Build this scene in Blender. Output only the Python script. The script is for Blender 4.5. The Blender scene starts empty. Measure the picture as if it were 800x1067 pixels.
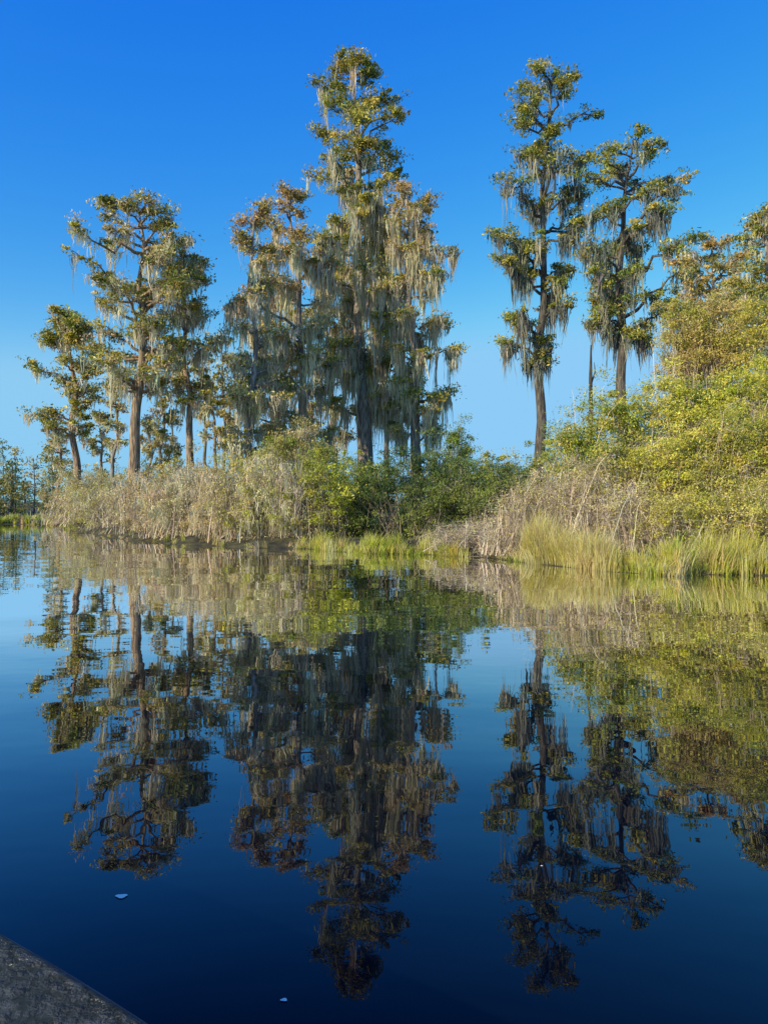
import bpy, math
import numpy as np
from mathutils import Vector

F=770.0; HZ=523.0; H=1.4
rng=np.random.default_rng(7)
scene=bpy.context.scene
EL=math.radians(24); SD=np.array([-.78,-.63]); SD/=np.linalg.norm(SD)
SUN=np.array([SD[0]*math.cos(EL),SD[1]*math.cos(EL),math.sin(EL)])
LIGHTDIR=SUN*.85+np.array([0,0,.35])   # leaves turn toward light and sky

def W(px,py,d):
    return np.array([(px-400)/F*d, d, H+(HZ-py)/F*d])

# ------------------------------------------------------------ mesh helpers
def make_obj(name, parts, mat, parent=None, smooth=False):
    V=[];Q=[];C=[];off=0
    for p in parts:
        v,q,c=p
        if len(v)==0: continue
        V.append(v); Q.append(q+off); C.append(c if c is not None else np.ones((len(v),3))*.5)
        off+=len(v)
    V=np.concatenate(V).astype(np.float32); Q=np.concatenate(Q).astype(np.int32); C=np.concatenate(C).astype(np.float32)
    me=bpy.data.meshes.new(name)
    me.vertices.add(len(V)); me.vertices.foreach_set('co',V.ravel())
    n=len(Q); k=Q.shape[1]
    me.loops.add(n*k); me.loops.foreach_set('vertex_index',Q.ravel())
    me.polygons.add(n); me.polygons.foreach_set('loop_start',np.arange(n,dtype=np.int32)*k)
    me.update(calc_edges=True)
    a=me.attributes.new('tint','FLOAT_COLOR','POINT')
    a.data.foreach_set('color',np.concatenate([C,np.ones((len(C),1),np.float32)],1).astype(np.float32).ravel())
    if smooth: me.polygons.foreach_set('use_smooth',np.ones(n,dtype=bool))
    me.materials.append(mat)
    o=bpy.data.objects.new(name,me); scene.collection.objects.link(o)
    if parent: o.parent=parent
    return o

def empty(name):
    e=bpy.data.objects.new(name,None); scene.collection.objects.link(e); return e

def rdir(n,r):
    v=r.normal(size=(n,3)); return v/np.linalg.norm(v,axis=1,keepdims=True)
def ball(n,r):
    return rdir(n,r)*(r.uniform(0,1,(n,1))**.55)*1.75

def leaves(c,hl,hw,col,r,bias=.7):
    n=len(c)
    nn=rdir(n,r)+LIGHTDIR*bias
    nn/=np.linalg.norm(nn,axis=1,keepdims=True)+1e-9
    a=np.cross(nn,rdir(n,r)); a/=np.linalg.norm(a,axis=1,keepdims=True)+1e-9
    b=np.cross(nn,a)
    s=r.uniform(.6,1.3,(n,1))
    a=a*hl*s; b=b*hw*s
    V=np.stack([c-a,c+b-a*.1,c+a,c-b-a*.1],1).reshape(-1,3)
    Q=np.arange(4*n).reshape(n,4)
    return V,Q,np.repeat(col,4,axis=0)

def strips(P,Wd,side,col):
    n,k,_=P.shape
    if side.ndim==2: side=side[:,None,:]
    L=P-side*Wd[...,None]; R=P+side*Wd[...,None]
    V=np.stack([L,R],2).reshape(-1,3)
    i=np.arange(n)[:,None]*k*2+np.arange(k-1)[None,:]*2
    Q=np.stack([i,i+1,i+3,i+2],-1).reshape(-1,4)
    if col.ndim==2: col=np.repeat(col[:,None,:],k,1)
    return V,Q,np.repeat(col.reshape(-1,3),2,axis=0)

def tube(P,R,col,sides=6,flute=0):
    P=np.asarray(P,float); k=len(P)
    T=np.gradient(P,axis=0); T/=np.linalg.norm(T,axis=1,keepdims=True)+1e-9
    ref=np.array([0.31,0.83,0.1]) if abs(T[:,2]).mean()>.6 else np.array([0.1,0.05,1.])
    A=np.cross(T,ref); A/=np.linalg.norm(A,axis=1,keepdims=True)+1e-9
    B=np.cross(T,A)
    th=np.linspace(0,2*np.pi,sides,endpoint=False)
    R=np.asarray(R)[:,None]*np.ones((1,sides))
    if flute: 
        fl=np.linspace(1,0,k)**2
        R=R*(1+flute*(0.15+fl[:,None])*np.sin(th*5+1)[None,:])
    V=(P[:,None,:]+R[...,None]*(np.cos(th)[None,:,None]*A[:,None,:]+np.sin(th)[None,:,None]*B[:,None,:])).reshape(-1,3)
    i=np.arange(k-1)[:,None]*sides; j=np.arange(sides)[None,:]; j2=(j+1)%sides
    Q=np.stack([i+j,i+j2,i+sides+j2,i+sides+j],-1).reshape(-1,4)
    return V,Q,np.tile(np.array(col,float),(len(V),1))

# ------------------------------------------------------------ materials
def newmat(name):
    m=bpy.data.materials.new(name); m.use_nodes=True
    nt=m.node_tree; nt.nodes.clear()
    out=nt.nodes.new('ShaderNodeOutputMaterial')
    return m,nt,out
def leafmat(name,trans=.35,gloss=.0):
    m,nt,out=newmat(name)
    at=nt.nodes.new('ShaderNodeAttribute'); at.attribute_name='tint'
    d=nt.nodes.new('ShaderNodeBsdfDiffuse'); t=nt.nodes.new('ShaderNodeBsdfTranslucent'); mx=nt.nodes.new('ShaderNodeMixShader')
    mx.inputs[0].default_value=trans
    nt.links.new(at.outputs['Color'],d.inputs[0]); nt.links.new(at.outputs['Color'],t.inputs[0])
    nt.links.new(d.outputs[0],mx.inputs[1]); nt.links.new(t.outputs[0],mx.inputs[2])
    last=mx
    if gloss:
        g=nt.nodes.new('ShaderNodeBsdfGlossy'); g.inputs['Roughness'].default_value=.45; g.inputs[0].default_value=(1,1,1,1)
        m2=nt.nodes.new('ShaderNodeMixShader'); m2.inputs[0].default_value=gloss
        nt.links.new(mx.outputs[0],m2.inputs[1]); nt.links.new(g.outputs[0],m2.inputs[2]); last=m2
    nt.links.new(last.outputs[0],out.inputs[0]); return m
def barkmat(name):
    m,nt,out=newmat(name)
    at=nt.nodes.new('ShaderNodeAttribute'); at.attribute_name='tint'
    tc=nt.nodes.new('ShaderNodeTexCoord'); mp=nt.nodes.new('ShaderNodeMapping'); mp.inputs['Scale'].default_value=(9,9,1.3)
    no=nt.nodes.new('ShaderNodeTexNoise'); no.inputs['Scale'].default_value=1.5; no.inputs['Detail'].default_value=5
    rp=nt.nodes.new('ShaderNodeValToRGB'); rp.color_ramp.elements[0].position=.35; rp.color_ramp.elements[0].color=(.35,.35,.35,1)
    rp.color_ramp.elements[1].position=.7; rp.color_ramp.elements[1].color=(1.5,1.5,1.5,1)
    mx=nt.nodes.new('ShaderNodeMix'); mx.data_type='RGBA'; mx.blend_type='MULTIPLY'; mx.inputs[0].default_value=1
    p=nt.nodes.new('ShaderNodeBsdfPrincipled'); p.inputs['Roughness'].default_value=.9; p.inputs['Specular IOR Level'].default_value=.2
    b=nt.nodes.new('ShaderNodeBump'); b.inputs['Strength'].default_value=.8; b.inputs['Distance'].default_value=.05
    nt.links.new(tc.outputs['Object'],mp.inputs[0]); nt.links.new(mp.outputs[0],no.inputs[0]); nt.links.new(no.outputs[0],rp.inputs[0])
    nt.links.new(at.outputs['Color'],mx.inputs[6]); nt.links.new(rp.outputs[0],mx.inputs[7]); nt.links.new(mx.outputs[2],p.inputs[0])
    nt.links.new(no.outputs[0],b.inputs['Height']); nt.links.new(b.outputs[0],p.inputs['Normal'])
    nt.links.new(p.outputs[0],out.inputs[0]); return m
LEAF=leafmat('leaf_material',.38,.02)
MOSS=leafmat('spanish_moss_material',.42)
TWIG=leafmat('twig_material',.0)
GRASS=leafmat('grass_material',.4)
BARK=barkmat('bark_material')

def pick(pal,n,r):
    pal=np.array(pal,float)
    c=pal[r.choice(len(pal),n)]
    return c*r.uniform(.75,1.2,(n,1))*(1+r.normal(0,.05,(n,3)))
def vary(c,r,lo=.55,hi=1.35):
    return np.clip(c*r.uniform(lo,hi,(len(c),1)),0.004,.88)

OLIVE=[(.48,.43,.065),(.34,.34,.055),(.66,.53,.11),(.22,.25,.045)]
GREEN=[(.28,.35,.05),(.18,.25,.045),(.44,.44,.08)]
ORANGE=[(.66,.42,.15),(.56,.39,.12),(.50,.41,.11),(.70,.48,.21)]
TAN=[(.72,.60,.30),(.60,.50,.20),(.50,.46,.12),(.76,.66,.38)]
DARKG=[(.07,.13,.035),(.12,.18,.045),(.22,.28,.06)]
MOSSC=[(.78,.71,.49),(.64,.60,.41),(.86,.78,.55)]
MOSS_SHADED=[(.34,.36,.30),(.25,.27,.23),(.52,.49,.35)]  # darker moss: shade on the right cypresses put into the colour

def moss_curtains(roots,n,Lr,r,pal,spread=.22,strands=(8,26),wd=.02):
    idx=r.integers(0,len(roots),n)
    cen=roots[idx]; ns=r.integers(strands[0],strands[1],n)
    L=r.uniform(Lr[0],Lr[1],n)*r.uniform(.25,1,n)
    ci=np.repeat(np.arange(n),ns); N=len(ci)
    off=r.normal(0,1,(N,3))*np.array([spread,spread,.08])
    rad=np.linalg.norm(off[:,:2],axis=1)/spread
    root=cen[ci]+off
    ln=L[ci]*np.clip(1.1-.35*rad,.15,1.1)*r.uniform(.35,1.1,N)
    K=6; t=np.linspace(0,1,K)
    sway=(r.normal(0,.06,(n,2))[ci]+r.normal(0,.05,(N,2)))
    P=np.zeros((N,K,3))
    for ax in (0,1):
        P[:,:,ax]=root[:,ax,None]+sway[:,ax,None]*t*ln[:,None]+np.cumsum(r.normal(0,.03,(N,K)),1)-off[:,ax,None]*t*.5
    P[:,:,2]=root[:,2,None]-t*ln[:,None]
    P[:,:,2]=np.maximum(P[:,:,2],.1)
    # strands are round tufts: face mostly broadside to no particular side
    a=r.uniform(0,2*np.pi,N); side=np.stack([np.cos(a),np.sin(a),0*a],1)
    prof=np.array([.5,1.1,1.2,.9,.6,.1])
    Wd=wd*prof[None,:]*r.uniform(.5,1.4,(N,1))*r.uniform(.3,1.6,(N,K))
    col=vary(pick(pal,n,r)[ci],r,.65,1.2)
    return strips(P,Wd,side,col)

def tree(d,trunk,rb,ext,nl,lpc,pal,moss=(300,(.6,2.0),MOSSC),seed=1,subs=6,cs=1.0,bark=(.30,.26,.21),name='cypress_tree',rise=.3,toppal=None,pw=1.15,tiers=11,lmin=.45,mtop=0.0):
    r=np.random.default_rng(seed); root=empty(name)
    base=np.array([W(x,y,d) for x,y in trunk]); 
    zs=base[:,2]; top=zs[-1]
    zz=np.concatenate([np.linspace(-.2,1.5,5),np.linspace(2.2,top,26)])
    tx=np.interp(zz,zs,base[:,0])+np.interp(zz,np.linspace(0,top,9),r.normal(0,.12*cs,9))
    ty=d+np.interp(zz,np.linspace(0,top,8),r.normal(0,.16,8))
    TP=np.stack([tx,ty,zz],1)
    f=np.clip(zz/top,0,1); R=rb*(1-f)**.8*.85+.025+rb*.6*np.exp(-np.clip(zz,0,9)/.9)
    wood=[tube(TP,R,bark,12,.18)]
    tp=lambda z: np.array([np.interp(z,zz,tx),np.interp(z,zz,ty),z])
    ey=np.array([e[0] for e in ext],float); el=np.array([e[1] for e in ext],float); er=np.array([e[2] for e in ext],float)
    cl=[];clc=[];mr=[];crs=[];mw=[]
    for i in range(nl):
        u=((i+r.uniform(0,1))/nl)**pw
        ut=(math.floor(u*tiers)+.4+r.normal(0,.30))/tiers
        u=float(np.clip(ut,0,1)); y=ey[0]+(ey[-1]-ey[0])*u
        z=H+(HZ-y)/F*d
        xl=(np.interp(y,ey,el)-400)/F*d; xr=(np.interp(y,ey,er)-400)/F*d
        z0=min(z,top-.15); c=tp(z0)
        az=(i*2.399+r.normal(0,.5)); ca,sa=math.cos(az),math.sin(az)
        lx=(xr-c[0]) if ca>0 else (c[0]-xl); lx=max(lx,.25); lav=max((xr-xl)/2,.25)
        L=abs(ca)*lx+(1-abs(ca))*lav
        L*=r.uniform(lmin,1.04); L=max(L,.3)
        dz=rise*L*r.uniform(.1,2.2)*(1.2-.5*u)
        s=tp(min(max(z-dz,1.5),top-.1)); e=np.array([c[0]+ca*L, c[1]+sa*L, z+r.normal(0,.08*L)])
        K=8; t=np.linspace(0,1,K)[:,None]
        P=s+(e-s)*t; P[:,2]+= (np.sin(t*np.pi)*L*.08*r.uniform(-1,1.6))[:,0]
        P[1:-1]+=r.normal(0,.05*L,(K-2,3))
        rr=min(.03+.02*L,.11)*(d/36)**.3
        wood.append(tube(P,rr*(1-t[:,0])**.8+.008,bark,5))
        ns=int(subs*(.45+.32*L))+2
        csz=r.uniform(.7,1.3); w_=.06+.94*min(1,max(0,(u-mtop)/.15)) if mtop>0 else 1.
        for j in range(ns):
            tt=r.uniform(.25,1)**.7; k=tt*(K-1); k0=min(int(k),K-2); p=P[k0]+(P[k0+1]-P[k0])*(k-k0)
            a2=az+r.choice([-1,1])*r.uniform(.3,1.4); l2=L*r.uniform(.12,.38)*(1.15-.5*tt)+.15
            q=p+np.array([math.cos(a2)*l2,math.sin(a2)*l2,r.uniform(-.15,.55)*l2])
            m=(p+q)/2+np.array([0,0,.06*l2])+r.normal(0,.06*l2,3)
            wood.append(tube(np.array([p,m,q]),np.array([.02,.014,.006])*(d/32)**.5*1.1,bark,3))
            for u2 in (r.uniform(.25,.6),r.uniform(.75,1.05)):
                cl.append(p+(q-p)*u2+np.array([0,0,.06])+r.normal(0,.09,3)*cs); crs.append(csz*r.uniform(.6,1.3))
                clc.append(y)
            mr.append(p); mr.append(m); mw+=[w_,w_]
        for k in range(3,K): mr.append(P[k]); mw.append(w_)
    cl=np.array(cl); clc=np.array(clc); mr=np.array(mr); crs=np.array(crs); mw=np.array(mw)
    n=len(cl); cc=pick(pal,n,r)
    if toppal is not None:
        w=np.clip((clc-ey[0])/(ey[-1]-ey[0]),0,1)
        cc=np.where((r.uniform(0,1,n)>w*1.6)[:,None],pick(toppal,n,r),cc)
    cnt=np.maximum((lpc*r.lognormal(0,.7,n)).astype(int),2); ci=np.repeat(np.arange(n),cnt)
    sz=(r.uniform(.15,.34,n)*cs*crs)[ci]
    off=ball(len(ci),r)*np.array([1,1,.48])*sz[:,None]
    C=cl[ci]+off
    sc=.0021*d+.008
    col=vary(cc[ci],r)
    make_obj('foliage',[leaves(C,sc,sc*.40,col,r,.7)],LEAF,root)
    make_obj('trunk_and_limbs',wood,BARK,root,True)
    if moss:
        keep=(mr[:,2]>1.5)&(r.uniform(0,1,len(mr))<mw)
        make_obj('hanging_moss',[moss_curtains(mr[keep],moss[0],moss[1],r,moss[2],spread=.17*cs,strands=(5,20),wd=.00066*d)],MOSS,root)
    return root

# ------------------------------------------------------------ trees (measurements converted to metres)
tree(44,[(378,560),(376,400),(374,250),(372,150),(366,66)],.56,
 [(66,350,382),(85,334,398),(110,326,416),(150,318,428),(195,324,428),(235,316,420),(300,324,414),(380,328,424),(440,340,416)],
 90,28,OLIVE,(760,(1.0,5.0),MOSSC),11,5,1.25,tiers=12,mtop=.27)
tree(42,[(432,560),(430,400),(428,300),(428,192)],.36,
 [(192,414,444),(225,400,462),(270,396,474),(340,392,477),(400,394,482),(455,405,474)],
 48,20,OLIVE,(580,(1.0,4.2),MOSSC),12,5,1.2,toppal=ORANGE+OLIVE[:1],tiers=8,mtop=.08)
tree(39,[(318,560),(314,400),(308,300),(302,205)],.30,
 [(205,286,318),(235,268,336),(280,258,350),(340,253,350),(420,256,356),(480,270,354)],
 52,22,TAN+ORANGE[:1]+OLIVE,(500,(.7,3.2),MOSSC),13,5,1.15,toppal=ORANGE+OLIVE[:1],tiers=9,mtop=.12)
tree(35,[(262,560),(266,400),(260,300),(264,222)],.22,
 [(222,244,281),(262,232,298),(310,238,304),(380,238,312),(440,234,312),(485,243,322)],
 46,20,TAN+OLIVE,(400,(.6,2.6),MOSSC),14,5,1.05,toppal=ORANGE+OLIVE[:1],tiers=8,mtop=.10)
tree(41,[(290,560),(284,420),(290,330),(286,258)],.2,[(258,272,302),(310,256,322),(380,250,330),(470,255,335)],22,18,TAN+OLIVE,(190,(.6,2.6),MOSSC),81,5,1.05,toppal=ORANGE,tiers=7)
tree(46,[(345,560),(348,430),(342,330),(340,262)],.2,[(262,326,356),(320,312,368),(400,308,372),(475,315,370)],20,16,OLIVE+TAN,(190,(.8,3.2),MOSSC),82,5,1.15,tiers=7)
tree(47,[(404,560),(402,430),(406,340),(403,258)],.2,[(258,388,418),(320,376,430),(400,372,432),(475,380,430)],16,16,OLIVE,(190,(.9,3.6),MOSSC),83,5,1.15,tiers=6)
# left big cypress
tree(32.5,[(141,560),(140,470),(146,400),(150,320),(146,213)],.30,
 [(213,108,178),(235,92,194),(262,76,210),(285,84,216),(320,80,226),(350,104,220),(385,66,212),(415,110,190)],
 54,30,OLIVE+TAN[:1],(300,(.5,2.2),MOSSC),15,5,1.05,bark=(.33,.24,.155),pw=1.25,tiers=7,mtop=.1)
tree(35,[(197,560),(196,460),(192,380),(194,268)],.22,
 [(268,180,210),(300,171,228),(340,168,236),(390,172,240),(430,180,232)],
 32,22,OLIVE+TAN[:1],(240,(.5,2.0),MOSSC),16,5,1.0,bark=(.33,.24,.155),pw=1.3,tiers=6)
tree(42,[(83,560),(82,460),(78,390),(72,322)],.26,
 [(322,56,88),(345,38,102),(375,24,106),(400,22,106),(420,26,108),(460,55,100)],
 34,24,OLIVE,(150,(.4,1.8),MOSSC),17,5,1.15,bark=(.30,.22,.15),pw=1.3,tiers=6)
# right pair of tall cypresses
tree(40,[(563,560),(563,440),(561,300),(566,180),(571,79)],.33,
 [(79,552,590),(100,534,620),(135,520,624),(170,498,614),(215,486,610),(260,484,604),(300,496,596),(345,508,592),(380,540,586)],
 50,28,OLIVE+GREEN[:1],(400,(.8,3.4),MOSS_SHADED),18,5,1.1,bark=(.13,.115,.10),tiers=8,mtop=.22)  # bark darkened: silhouette shade put into its base colour
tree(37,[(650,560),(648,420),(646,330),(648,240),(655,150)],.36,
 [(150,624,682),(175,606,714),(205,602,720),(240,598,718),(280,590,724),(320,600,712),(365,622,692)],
 44,27,GREEN+OLIVE,(380,(.8,3.0),MOSS_SHADED),19,5,1.1,bark=(.13,.115,.10),tiers=7,mtop=.2)
# trees behind the right thicket
tree(36,[(742,560),(742,400),(742,248)],.2,
 [(248,728,756),(275,706,778),(310,690,790),(350,700,790),(390,705,790)],28,22,OLIVE+ORANGE,(120,(.4,1.2),MOSSC),20,5,1.0,toppal=ORANGE+OLIVE,tiers=7)
tree(30,[(806,560),(804,400),(800,222)],.22,
 [(222,782,814),(260,766,830),(320,768,838),(380,770,840)],32,28,OLIVE,(110,(.4,1.2),MOSSC),21,5,.95,tiers=8)
tree(33,[(712,560),(710,400),(708,268)],.16,[(268,700,718),(300,690,730),(360,686,735)],16,16,ORANGE+OLIVE,(50,(.4,1.0),MOSSC),22,4,.9,tiers=6)
# slender young cypresses among the left group
for k,(px,top,dd) in enumerate([(118,405,38),(168,390,40),(224,400,39),(104,430,44),(240,415,42),(214,370,43),(178,425,45),(232,350,44),(60,430,46),(155,435,47)]):
    tree(dd,[(px,560),(px+2,470),(px-1,top)],.12,[(top,px-5,px+5),(top+25,px-14,px+14),(top+70,px-14,px+14)],
      12,15,OLIVE+TAN,(40,(.3,1.2),MOSSC),60+k,3,.9,tiers=6)
# dead snag
sn=empty('dead_snag'); sp=[W(615,y,33)+np.array([rng.normal(0,.03),0,0]) for y in (545,480,430,395,360)]
make_obj('trunk',[tube(sp,[.14,.12,.1,.08,.03],(.08,.07,.06),7),tube([W(615,400,33),W(619,388,33),W(618,378,33)],[.04,.03,.01],(.08,.07,.06),4)],BARK,sn,True)

# ------------------------------------------------------------ shrubs
def shrub(name,blobs,pal,nclump,lpc,ls,seed,twpal=((.26,.21,.16),(.36,.30,.22)),ntw=500,cr=.25,moss=None,up=.25,twr=.006,arch=.0):
    r=np.random.default_rng(seed); root=empty(name); tw=[];mr=[]
    vol=np.array([b[3]*b[4] for b in blobs],float); vol/=vol.sum()
    P=[];cols=[]
    for b,w in zip(blobs,vol):
        px,py,d,rx,rz=b[:5]; ry=b[5] if len(b)>5 else rx*.9
        c=W(px,py,d); n=max(int(nclump*w),6)
        v=rdir(n,r); v[:,2]=v[:,2]+up; v/=np.linalg.norm(v,axis=1,keepdims=True)
        ph=r.uniform(0,6,3)
        lump=1+.26*np.sin(5*v[:,:1]+ph[0])*np.sin(5*v[:,2:]+ph[1])+.16*np.sin(9*v[:,:1]+7*v[:,1:2]+ph[2])
        rad=r.uniform(.3,1.0,(n,1))**.45*lump*(1+.16*r.normal(0,1,(n,1)))
        pts=c+v*np.array([rx,ry,rz])*rad; pts[:,2]=np.abs(pts[:,2]-.12)+.12
        bc=pick(pal,1,r)
        col=.65*pick(pal,n,r)+.35*bc
        P.append(pts); cols.append(col)
        m=max(int(ntw*w),5); q=pts[r.integers(0,n,m)]+r.normal(0,.15,(m,3))
        s=np.stack([c[0]+r.normal(0,rx*.45,m),c[1]+r.normal(0,ry*.35,m),np.full(m,.1)],1)
        K=6; t=np.linspace(0,1,K)[None,:,None]
        T=s[:,None,:]+(q-s)[:,None,:]*t
        T[:,:,2]=s[:,2,None]+(q[:,2]-s[:,2])[:,None]*np.sin(t[...,0]*np.pi/2*(1+arch))/math.sin(np.pi/2*(1+arch))*(1 if arch==0 else (1-.25*arch))
        T+=r.normal(0,.035,T.shape)*np.minimum(1,t*3)
        a=r.uniform(0,np.pi,m); side=np.stack([np.cos(a),np.sin(a),0*a],1)
        Wd=twr*np.linspace(2.0,.5,K)[None,:]*r.uniform(.5,1.4,(m,1))
        tw.append(strips(T,Wd,side,vary(pick(twpal,m,r),r)))
        m2=m*4; i=r.integers(0,m,m2); k=r.integers(2,K,m2); s2=T[i,k]
        dr=rdir(m2,r); dr[:,2]=dr[:,2]*.7+.25-arch*.8; ln=r.uniform(.15,.6,m2)
        t3=np.linspace(0,1,3)[None,:,None]; T2=s2[:,None,:]+dr[:,None,:]*ln[:,None,None]*t3
        T2[:,:,2]-=.15*(t3[...,0]**2)*ln[:,None]; T2[:,1:]+=r.normal(0,.02,(m2,2,3)); T2[:,:,2]=np.maximum(T2[:,:,2],.03)
        a=r.uniform(0,np.pi,m2); side=np.stack([np.cos(a)*.7,np.sin(a)*.4,np.sin(a*3)*.7],1)
        tw.append(strips(T2,twr*.6*np.array([1,.7,.3])[None,:]*r.uniform(.6,1.5,(m2,1)),side,vary(pick(twpal,m2,r),r)))
        mr.append(pts[pts[:,2]>c[2]-rz*.3])
    P=np.concatenate(P);cols=np.concatenate(cols);n=len(P)
    cnt=np.maximum((lpc*r.lognormal(0,.6,n)).astype(int),2);ci=np.repeat(np.arange(n),cnt)
    Cn=P[ci]+ball(len(ci),r)*np.array([1,1,.65])*(r.uniform(.45,1.25,n)*cr)[ci][:,None]
    keep=Cn[:,2]>.06; Cn=Cn[keep]; ci=ci[keep]
    make_obj('leaves',[leaves(Cn,ls,ls*.45,vary(cols[ci],r),r,.9)],LEAF,root)
    make_obj('stems',tw,TWIG,root)
    if moss: make_obj('hanging_moss',[moss_curtains(np.concatenate(mr),moss[0],moss[1],r,moss[2],.12,(6,18),.010)],MOSS,root)
    return root

YG=[(.66,.62,.06),(.48,.51,.055),(.80,.70,.12),(.26,.34,.05)]
BRUSH=[(.78,.62,.33),(.60,.50,.21),(.60,.52,.13),(.38,.37,.09),(.82,.69,.44)]
GREYT=((.64,.52,.38),(.76,.64,.49),(.40,.33,.24))
shrub('bank_shrub',[(80,530,43,2.0,1.35),(95,528,39,1.7,1.35),(120,530,34,1.5,1.4),(143,533,30,1.5,1.35)],BRUSH,600,38,.043,31,GREYT,900,.2,(340,(.4,1.5),MOSSC),arch=.3)
shrub('bank_shrub',[(175,532,27,1.3,1.25),(205,532,26,1.2,1.45),(232,534,25,1.1,1.3)],BRUSH,500,42,.038,32,GREYT,900,.18,(420,(.4,1.5),MOSSC),arch=.3)
shrub('bank_shrub',[(255,534,24.3,1.1,1.25),(282,532,24.6,1.0,1.55),(308,534,23.6,.9,1.4)],BRUSH+YG[:2],500,44,.036,33,GREYT,900,.17,(380,(.4,1.5),MOSSC),arch=.3)
shrub('bank_shrub',[(190,505,31,2.0,1.0),(250,500,30,1.8,1.1),(110,508,40,2.4,.9),(290,488,29,1.2,1.3),(318,474,29,.9,1.4)],YG+OLIVE+BRUSH,600,42,.045,34,GREYT,500,.26,(220,(.4,1.5),MOSSC))
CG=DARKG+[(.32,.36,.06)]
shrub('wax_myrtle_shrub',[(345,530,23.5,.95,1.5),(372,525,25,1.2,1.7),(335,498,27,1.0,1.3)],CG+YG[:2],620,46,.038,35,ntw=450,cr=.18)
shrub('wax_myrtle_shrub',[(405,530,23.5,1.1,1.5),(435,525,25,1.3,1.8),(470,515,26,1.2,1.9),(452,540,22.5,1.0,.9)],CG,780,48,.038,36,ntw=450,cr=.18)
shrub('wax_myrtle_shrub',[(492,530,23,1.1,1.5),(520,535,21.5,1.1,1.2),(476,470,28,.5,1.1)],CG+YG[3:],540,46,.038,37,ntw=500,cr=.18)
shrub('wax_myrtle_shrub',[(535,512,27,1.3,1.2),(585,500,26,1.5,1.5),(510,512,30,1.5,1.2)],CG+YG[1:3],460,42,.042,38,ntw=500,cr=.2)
# right thicket
shrub('willow_thicket',[(598,482,20,.8,1.2),(640,460,20,1.2,1.4),(690,448,20.5,1.4,1.45),(740,442,21,1.4,1.4),(790,440,20,1.4,1.8),(850,430,19,1.6,2.0)],YG,1350,60,.036,39,ntw=1300,cr=.2,twpal=GREYT)
shrub('willow_thicket',[(645,500,17.8,.9,.9),(690,500,17.5,1.0,1.15),(730,495,17.4,1.1,1.25),(775,490,17.2,1.1,1.35),(825,480,17,1.2,1.6)],YG+OLIVE[:3],1150,56,.031,40,ntw=1200,cr=.17,twpal=GREYT)
shrub('round_crowned_shrub',[(712,345,25,.95,1.0),(750,340,25,1.0,1.05),(735,375,25,1.5,1.1)],[(.60,.50,.13),(.66,.53,.21),(.44,.43,.07)],800,50,.038,41,ntw=700,cr=.18,twpal=GREYT)
shrub('willow_thicket',[(800,350,22,1.0,1.1),(845,340,22,1.3,1.5)],YG[1:]+OLIVE,540,50,.038,42,ntw=400,cr=.2)
# grey leafless brush at the point
shrub('bare_twig_shrub',[(545,540,18.2,.9,.85),(580,530,18,1.0,1.05),(620,525,17.5,1.0,1.05),(655,540,16.6,.9,.8)],BRUSH+YG[:1],800,16,.024,43,GREYT,1500,.15,twr=.0045,arch=.25)
shrub('bare_twig_shrub',[(700,542,16.3,1.0,.65),(760,538,16.1,1.1,.7),(815,535,16,1.1,.85)],YG+BRUSH,800,34,.026,144,GREYT,700,.16,twr=.0045,arch=.12)
shrub('bare_twig_shrub',[(500,558,19.8,.8,.45),(470,562,19.6,.7,.35),(525,565,18.4,.7,.45)],BRUSH,200,8,.026,45,GREYT,800,.12,twr=.005,arch=.3)

# ------------------------------------------------------------ bank line / ground / water
BX=np.array([-400,-60,-24.4,-18.5,-16.9,-9.9,-6.3,-2.4,0,1.5,2.5,3.4,4.5,5.5,7.2,12,30,400.])
BY=np.array([60,46,46.5,45,39,28,23.6,21.8,19.8,19.2,19,16.3,14.8,14.2,13.8,12.6,10,0.])
by=lambda x: np.interp(x,BX,BY)+.25*np.sin(x*2.1)+.15*np.sin(x*5.3+1)

def grass(name,spec,seed):
    r=np.random.default_rng(seed); parts=[]
    for (x0,x1,d0,d1,n,h0,h1,pal,wd) in spec:
        nt=max(n//24,1); tx=r.uniform(x0,x1,nt); o=r.uniform(d0,d1,nt)**1.0
        hh=(h0+(h1-h0)*(.5+.32*np.sin(tx*3.7+seed)+.3*np.sin(tx*8.3+1.3*seed)+r.normal(0,.28,nt)))
        hh=np.clip(hh,h0*.4,h1*1.25)*np.where(o<.15,.65,1)
        leanx=r.normal(.05,.22,nt); leany=r.normal(-.12,.15,nt)
        ci=np.repeat(np.arange(nt),24); N=len(ci)
        x=tx[ci]+r.normal(0,.06,N); y=by(x)+o[ci]+r.normal(0,.07,N)
        h=hh[ci]*r.uniform(.55,1.15,N)
        K=5;t=np.linspace(0,1,K); a=r.uniform(0,2*np.pi,N); bd=np.abs(r.normal(.2,.2,N))*h
        dx=np.cos(a)*bd+leanx[ci]*h; dy=np.sin(a)*bd+leany[ci]*h
        P=np.zeros((N,K,3)); P[:,:,0]=x[:,None]+dx[:,None]*t**2
        P[:,:,1]=y[:,None]+dy[:,None]*t**2
        rr=np.clip(np.hypot(dx,dy)/h,0,1)
        P[:,:,2]=-.03+h[:,None]*(t-.45*rr[:,None]*t**3)
        s=np.stack([-np.sin(a),np.cos(a),0*a],1)
        Wd=wd*np.array([.8,1,.85,.55,.08])[None,:]*r.uniform(.5,1.3,(N,1))
        c=vary(pick(pal,nt,r)[ci],r,.65,1.3)
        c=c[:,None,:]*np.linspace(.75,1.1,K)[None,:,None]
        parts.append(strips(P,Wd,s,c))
    return make_obj(name,parts,GRASS)
GOLD=[(.86,.72,.30),(.80,.67,.26),(.88,.77,.42),(.74,.66,.18)]
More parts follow.
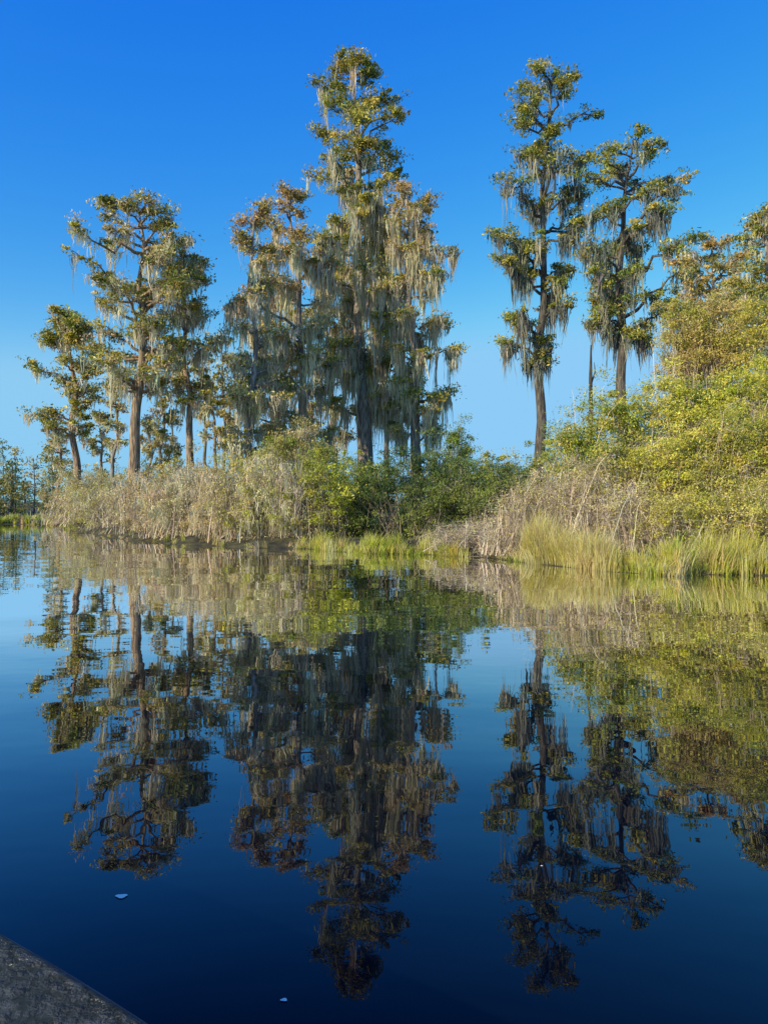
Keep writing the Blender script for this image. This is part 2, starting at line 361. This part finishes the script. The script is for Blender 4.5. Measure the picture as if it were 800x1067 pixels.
GG=[(.60,.62,.09),(.72,.68,.13),(.42,.50,.08)]
grass('golden_marsh_grass',[(3.3,4.7,0,.8,8000,.55,1.1,GOLD,.0065),(5.6,9.5,0,1.5,11000,.35,.95,GOLD+GG,.0065),(4.6,5.7,.0,.9,3500,.15,.5,GG+GOLD,.006),(9.5,16,0,2,6000,.5,1.,GOLD+GG,.008)],51)
grass('green_marsh_grass',[(-2.6,-.9,-.1,.9,3200,.15,.55,GG+GOLD,.007),(-.9,1.6,-.1,1.1,6500,.15,.6,GG+GOLD[:1],.007),(1.6,3.4,0,.8,2200,.1,.4,GG+GOLD,.007)],52)
grass('bank_grass',[(-16.8,-2.6,.0,.8,1500,.1,.4,BRUSH+GOLD,.009),(-60,-16.8,-.2,2.5,16000,.25,.7,GG+GOLD[:1],.02)],53)

gx=np.concatenate([-np.geomspace(1500,42,14),np.arange(-40,40,.5),np.geomspace(42,1500,14)])
gy=np.concatenate([-np.geomspace(200,10,6),np.arange(-8,60,.4),np.geomspace(62,3000,18)])
X,Y=np.meshgrid(gx,gy,indexing='ij'); s=(Y-by(X))
Z=np.clip(s*.22,-.8,.28)+np.where(s>1,.06*np.sin(X*1.7+np.sin(Y*1.3))*np.sin(Y*1.9),0)
V=np.stack([X,Y,Z],-1).reshape(-1,3); nx,ny=len(gx),len(gy)
i=(np.arange(nx-1)[:,None]*ny+np.arange(ny-1)[None,:])
Q=np.stack([i,i+ny,i+ny+1,i+1],-1).reshape(-1,4)
gm,nt,out=newmat('swamp_soil')
n1=nt.nodes.new('ShaderNodeTexNoise'); n1.inputs['Scale'].default_value=2.5; n1.inputs['Detail'].default_value=8
rp=nt.nodes.new('ShaderNodeValToRGB'); e=rp.color_ramp.elements; e[0].position=.35;e[0].color=(.02,.016,.01,1);e[1].position=.7;e[1].color=(.11,.10,.035,1)
pb=nt.nodes.new('ShaderNodeBsdfPrincipled'); pb.inputs['Roughness'].default_value=.95
tc=nt.nodes.new('ShaderNodeTexCoord'); bm=nt.nodes.new('ShaderNodeBump'); bm.inputs['Distance'].default_value=.1
nt.links.new(tc.outputs['Object'],n1.inputs[0]); nt.links.new(n1.outputs[0],rp.inputs[0]); nt.links.new(rp.outputs[0],pb.inputs[0])
nt.links.new(n1.outputs[0],bm.inputs['Height']); nt.links.new(bm.outputs[0],pb.inputs['Normal']); nt.links.new(pb.outputs[0],out.inputs[0])
make_obj('ground',[(V,Q,None)],gm,None,True)

# water
wm,nt,out=newmat('dark_still_water')
tc=nt.nodes.new('ShaderNodeTexCoord')
def noise(sx,sy,det):
    mp=nt.nodes.new('ShaderNodeMapping'); mp.inputs['Scale'].default_value=(sx,sy,1); mp.inputs['Rotation'].default_value=(0,0,.25)
    n=nt.nodes.new('ShaderNodeTexNoise'); n.inputs['Scale'].default_value=1; n.inputs['Detail'].default_value=det
    nt.links.new(tc.outputs['Object'],mp.inputs[0]); nt.links.new(mp.outputs[0],n.inputs[0]); return n
na=noise(.5,1.0,0.0); nb=noise(2.8,4.6,1.0)
b1=nt.nodes.new('ShaderNodeBump'); b1.inputs['Distance'].default_value=.008; b1.inputs['Strength'].default_value=1
b2=nt.nodes.new('ShaderNodeBump'); b2.inputs['Distance'].default_value=.0008; b2.inputs['Strength'].default_value=1
nt.links.new(na.outputs[0],b1.inputs['Height']); nt.links.new(nb.outputs[0],b2.inputs['Height']); nt.links.new(b1.outputs[0],b2.inputs['Normal'])
fr=nt.nodes.new('ShaderNodeFresnel'); fr.inputs[0].default_value=1.9; nt.links.new(b2.outputs[0],fr.inputs['Normal'])
mr_=nt.nodes.new('ShaderNodeMapRange'); mr_.inputs[1].default_value=.125; mr_.inputs[2].default_value=.50; mr_.inputs[3].default_value=.02; mr_.inputs[4].default_value=1.0
gl=nt.nodes.new('ShaderNodeBsdfGlossy'); gl.inputs['Roughness'].default_value=.004; gl.inputs[0].default_value=(.92,.93,.96,1)
df=nt.nodes.new('ShaderNodeBsdfDiffuse'); df.inputs[0].default_value=(.001,.003,.010,1)
mx=nt.nodes.new('ShaderNodeMixShader'); nt.links.new(fr.outputs[0],mr_.inputs[0])
nt.links.new(b2.outputs[0],gl.inputs['Normal']); nt.links.new(mr_.outputs[0],mx.inputs[0]); nt.links.new(df.outputs[0],mx.inputs[1]); nt.links.new(gl.outputs[0],mx.inputs[2]); nt.links.new(mx.outputs[0],out.inputs[0])
S=1500.
make_obj('water',[(np.array([[-S,-200,0],[S,-200,0],[S,3000,0],[-S,3000,0.]]),np.array([[0,1,2,3]]),None)],wm)

# ------------------------------------------------------------ distant woods
def forest(name,n,xr,yr,hr,pal,seed,lpc=26):
    r=np.random.default_rng(seed); cl=[];tk=[]
    for k in range(n):
        y=r.uniform(*yr); x=(r.uniform(*xr)-400)/F*y; h=r.uniform(*hr)*r.choice([.7,1,1,1.25]); w=h*r.uniform(.12,.24)
        m=int(22*h/5); f=r.uniform(0.05,1,m); a=r.uniform(0,6.28,m); q=w*(1-f)**.6*r.uniform(.3,1.1,m)+.1
        c=np.stack([x+np.cos(a)*q,y+np.sin(a)*q,h*(.08+.92*f)],1); cl.append((c,pick(pal,1,r)*.6+pick(pal,m,r)*.4))
        tk.append(tube([[x,y,0],[x+.1,y,h*.5],[x,y,h*.97]],[.1,.07,.02],(.2,.17,.13),4))
        for jj in range(0,m,2): tk.append(tube([[x,y,c[jj,2]-.3],(np.array([x,y,c[jj,2]])+c[jj])/2,c[jj]],[.03,.02,.01],(.22,.18,.14),3))
    P=np.concatenate([c for c,_ in cl]);cc=np.concatenate([c for _,c in cl]); cnt=np.maximum((lpc*r.lognormal(0,.5,len(P))).astype(int),2)
    ci=np.repeat(np.arange(len(P)),cnt); C=P[ci]+ball(len(ci),r)*np.array([.34,.34,.2])
    C[:,2]=np.abs(C[:,2])
    root=empty(name); make_obj('foliage',[leaves(C,.12,.055,vary(cc[ci],r),r,.6)],LEAF,root); make_obj('trunks',tk,BARK,root,True)
forest('distant_trees',75,(-260,80),(56,76),(3.4,7.2),OLIVE+TAN[:2]+GREEN[:1],71)
forest('distant_trees',70,(70,640),(58,85),(2.6,5.0),OLIVE+TAN[1:3]+GREEN,72)
forest('distant_trees',26,(640,1000),(50,80),(4,8),OLIVE+GREEN,73)
forest('distant_trees',60,(-500,1300),(110,160),(5,8),GREEN+OLIVE,74,12)

# ------------------------------------------------------------ boat
bt=empty('boat'); U=np.array([-.8,.6]); Vv=np.array([.6,.8])
bmm,nt,out=newmat('weathered_dark_deck')
tc=nt.nodes.new('ShaderNodeTexCoord'); n1=nt.nodes.new('ShaderNodeTexNoise'); n1.inputs['Scale'].default_value=42; n1.inputs['Detail'].default_value=5; n1.inputs['Roughness'].default_value=.6
n2=nt.nodes.new('ShaderNodeTexNoise'); n2.inputs['Scale'].default_value=26; n2.inputs['Detail'].default_value=6
rp=nt.nodes.new('ShaderNodeValToRGB'); e=rp.color_ramp.elements; e[0].position=.48;e[0].color=(.010,.012,.016,1);e[1].position=.80;e[1].color=(.12,.125,.135,1)
pb=nt.nodes.new('ShaderNodeBsdfPrincipled'); bm=nt.nodes.new('ShaderNodeBump'); bm.inputs['Distance'].default_value=.06; bm.inputs['Strength'].default_value=1
r2=nt.nodes.new('ShaderNodeMapRange'); r2.inputs[1].default_value=.35; r2.inputs[2].default_value=.65; r2.inputs[3].default_value=.08; r2.inputs[4].default_value=.6
for n in (n1,n2): nt.links.new(tc.outputs['Object'],n.inputs[0])
nt.links.new(n2.outputs[0],rp.inputs[0]); nt.links.new(rp.outputs[0],pb.inputs[0]); nt.links.new(n1.outputs[0],bm.inputs['Height']); nt.links.new(bm.outputs[0],pb.inputs['Normal'])
nt.links.new(n1.outputs[0],r2.inputs[0]); nt.links.new(r2.outputs[0],pb.inputs['Roughness']); nt.links.new(pb.outputs[0],out.inputs[0])
us=np.linspace(-2.6,3.3,40)
hw=np.where(us<1.0,.81,.81*np.sqrt(np.clip(1-((us-1.0)/2.3)**2*.98,0.001,1)))
zt=.45+.02*np.clip(us-1,0,3)**2
prof=[(0.35,-.12),(.86,-.05),(.97,.18),(1.0,.40),(1.0,.445),(.985,.45),(.74,.455),(.735,.43),(.72,.08),(0,.06)]
full=[(a,z) for a,z in prof]+[(-a,z) for a,z in prof[::-1][1:]]
m=len(full); V=[]
for u,w,z0 in zip(us,hw,zt):
    for a,z in full:
        p=U*u+Vv*a*w; V.append([p[0],p[1],z+(z0-.45)*(z+.12)/.57])
V=np.array(V); k=len(us)
i=np.arange(k-1)[:,None]*m; j=np.arange(m)[None,:]; j2=(j+1)%m
Q=np.stack([i+j,i+j2,i+m+j2,i+m+j],-1).reshape(-1,4)
make_obj('hull',[(V,Q,None)],bmm,bt)
def slab(u0,u1,v0,v1,z0,z1):
    c=[]
    for z in (z0,z1):
        for u,v in ((u0,v0),(u1,v0),(u1,v1),(u0,v1)):
            p=U*u+Vv*v; c.append([p[0],p[1],z])
    return np.array(c),np.array([[0,1,2,3],[4,5,6,7],[0,1,5,4],[1,2,6,5],[2,3,7,6],[3,0,4,7]]),None
make_obj('stern_board',[slab(-2.64,-2.57,-.82,.82,-.1,.47)],bmm,bt)
make_obj('bench',[slab(-1.4,-1.05,-.58,.58,.3,.34)],bmm,bt)
rail=[];
for sg in (1,-1):
    P=[np.append(U*u+Vv*sg*(w+.002),z-.020) for u,w,z in zip(us,hw,zt)]
    rail.append(tube(P,[.012]*len(P),(.2,.2,.2),8))
rm,nt,out=newmat('rub_rail_rubber'); pb=nt.nodes.new('ShaderNodeBsdfPrincipled'); pb.inputs['Roughness'].default_value=.7
n3=nt.nodes.new('ShaderNodeTexNoise'); n3.inputs['Scale'].default_value=30; rp=nt.nodes.new('ShaderNodeValToRGB'); rp.color_ramp.elements[0].color=(.012,.013,.016,1); rp.color_ramp.elements[1].color=(.07,.072,.078,1); rp.color_ramp.elements[0].position=.4; rp.color_ramp.elements[1].position=.65
nt.links.new(n3.outputs[0],rp.inputs[0]); nt.links.new(rp.outputs[0],pb.inputs[0]); nt.links.new(pb.outputs[0],out.inputs[0])
make_obj('rub_rail',rail,rm,bt,True)

# floating leaves
fm,nt,out=newmat('pale_leaf'); pb=nt.nodes.new('ShaderNodeBsdfPrincipled'); pb.inputs[0].default_value=(.88,.84,.74,1); nt.links.new(pb.outputs[0],out.inputs[0])
def floating(px,py,s,rot):
    d=H*F/(py-HZ); x=(px-400)/F*d
    th=np.linspace(0,2*np.pi,12,endpoint=False); rr=s*(1+.2*np.sin(th*3+rot)); 
    ring=np.stack([x+rr*np.cos(th+rot)*1.2,d+rr*np.sin(th+rot)*.8,.003+0*th],1)
    V=np.vstack([[[x,d,.005]],ring]); Q=np.array([[0,1+2*k,2+2*k,1+(2*k+2)%12] for k in range(6)])
    make_obj('floating_leaf',[(V,Q,None)],fm)
floating(125,937,.017,.3); floating(295,1047,.008,1.2); floating(565,905,.004,2)

# ------------------------------------------------------------ light
to=Vector(SUN)
sl=bpy.data.lights.new('sun','SUN'); sl.energy=5; sl.angle=math.radians(.5); sl.color=(1,.86,.60)
so=bpy.data.objects.new('sun',sl); scene.collection.objects.link(so); so.rotation_euler=to.to_track_quat('Z','Y').to_euler()
w=bpy.data.worlds.new('World'); scene.world=w; w.use_nodes=True; nt=w.node_tree; nt.nodes.clear()
sk=nt.nodes.new('ShaderNodeTexSky'); sk.sky_type='NISHITA'; sk.sun_disc=False; sk.sun_elevation=EL; sk.sun_rotation=math.atan2(SD[0],SD[1])
sk.air_density=1.0; sk.dust_density=.4; sk.ozone_density=2.5
hs=nt.nodes.new('ShaderNodeHueSaturation'); hs.inputs['Saturation'].default_value=1.25
sep=nt.nodes.new('ShaderNodeSeparateColor'); comb=nt.nodes.new('ShaderNodeCombineColor')
nt.links.new(sk.outputs[0],hs.inputs['Color']); nt.links.new(hs.outputs[0],sep.inputs[0])
# deep-blue film-like response of the sky colour, channel by channel
for ch,(coef,ex,cap) in enumerate([(6.5,2.0,.27),(1.60,1.10,.60),(.98,.20,.93)]):
    def M(op,a,b):
        n=nt.nodes.new('ShaderNodeMath'); n.operation=op; nt.links.new(a,n.inputs[0]); n.inputs[1].default_value=b; return n.outputs[0]
    v=M('MULTIPLY',sep.outputs[ch],.13); v=M('MAXIMUM',v,.0001); v=M('POWER',v,ex); v=M('MULTIPLY',v,coef)
    sm=nt.nodes.new('ShaderNodeMath'); sm.operation='SMOOTH_MIN'; nt.links.new(v,sm.inputs[0]); sm.inputs[1].default_value=cap; sm.inputs[2].default_value=.12 if ch<2 else .02
    v=M('MULTIPLY',sm.outputs[0],1/.15)
    nt.links.new(v,comb.inputs[ch])
bg=nt.nodes.new('ShaderNodeBackground'); bg.inputs[1].default_value=.15; wo=nt.nodes.new('ShaderNodeOutputWorld')
nt.links.new(comb.outputs[0],bg.inputs[0]); nt.links.new(bg.outputs[0],wo.inputs[0])

# ------------------------------------------------------------ camera
cam=bpy.data.cameras.new('camera'); co=bpy.data.objects.new('camera',cam); scene.collection.objects.link(co); scene.camera=co
cam.sensor_fit='VERTICAL'; cam.sensor_height=36; cam.lens=26; cam.clip_end=6000; cam.clip_start=.05
co.location=(0,0,H); co.rotation_euler=(math.radians(90)-math.atan((533.5-HZ)/F),0,0)
scene.view_settings.view_transform='Standard'; scene.view_settings.look='None'; scene.view_settings.exposure=0
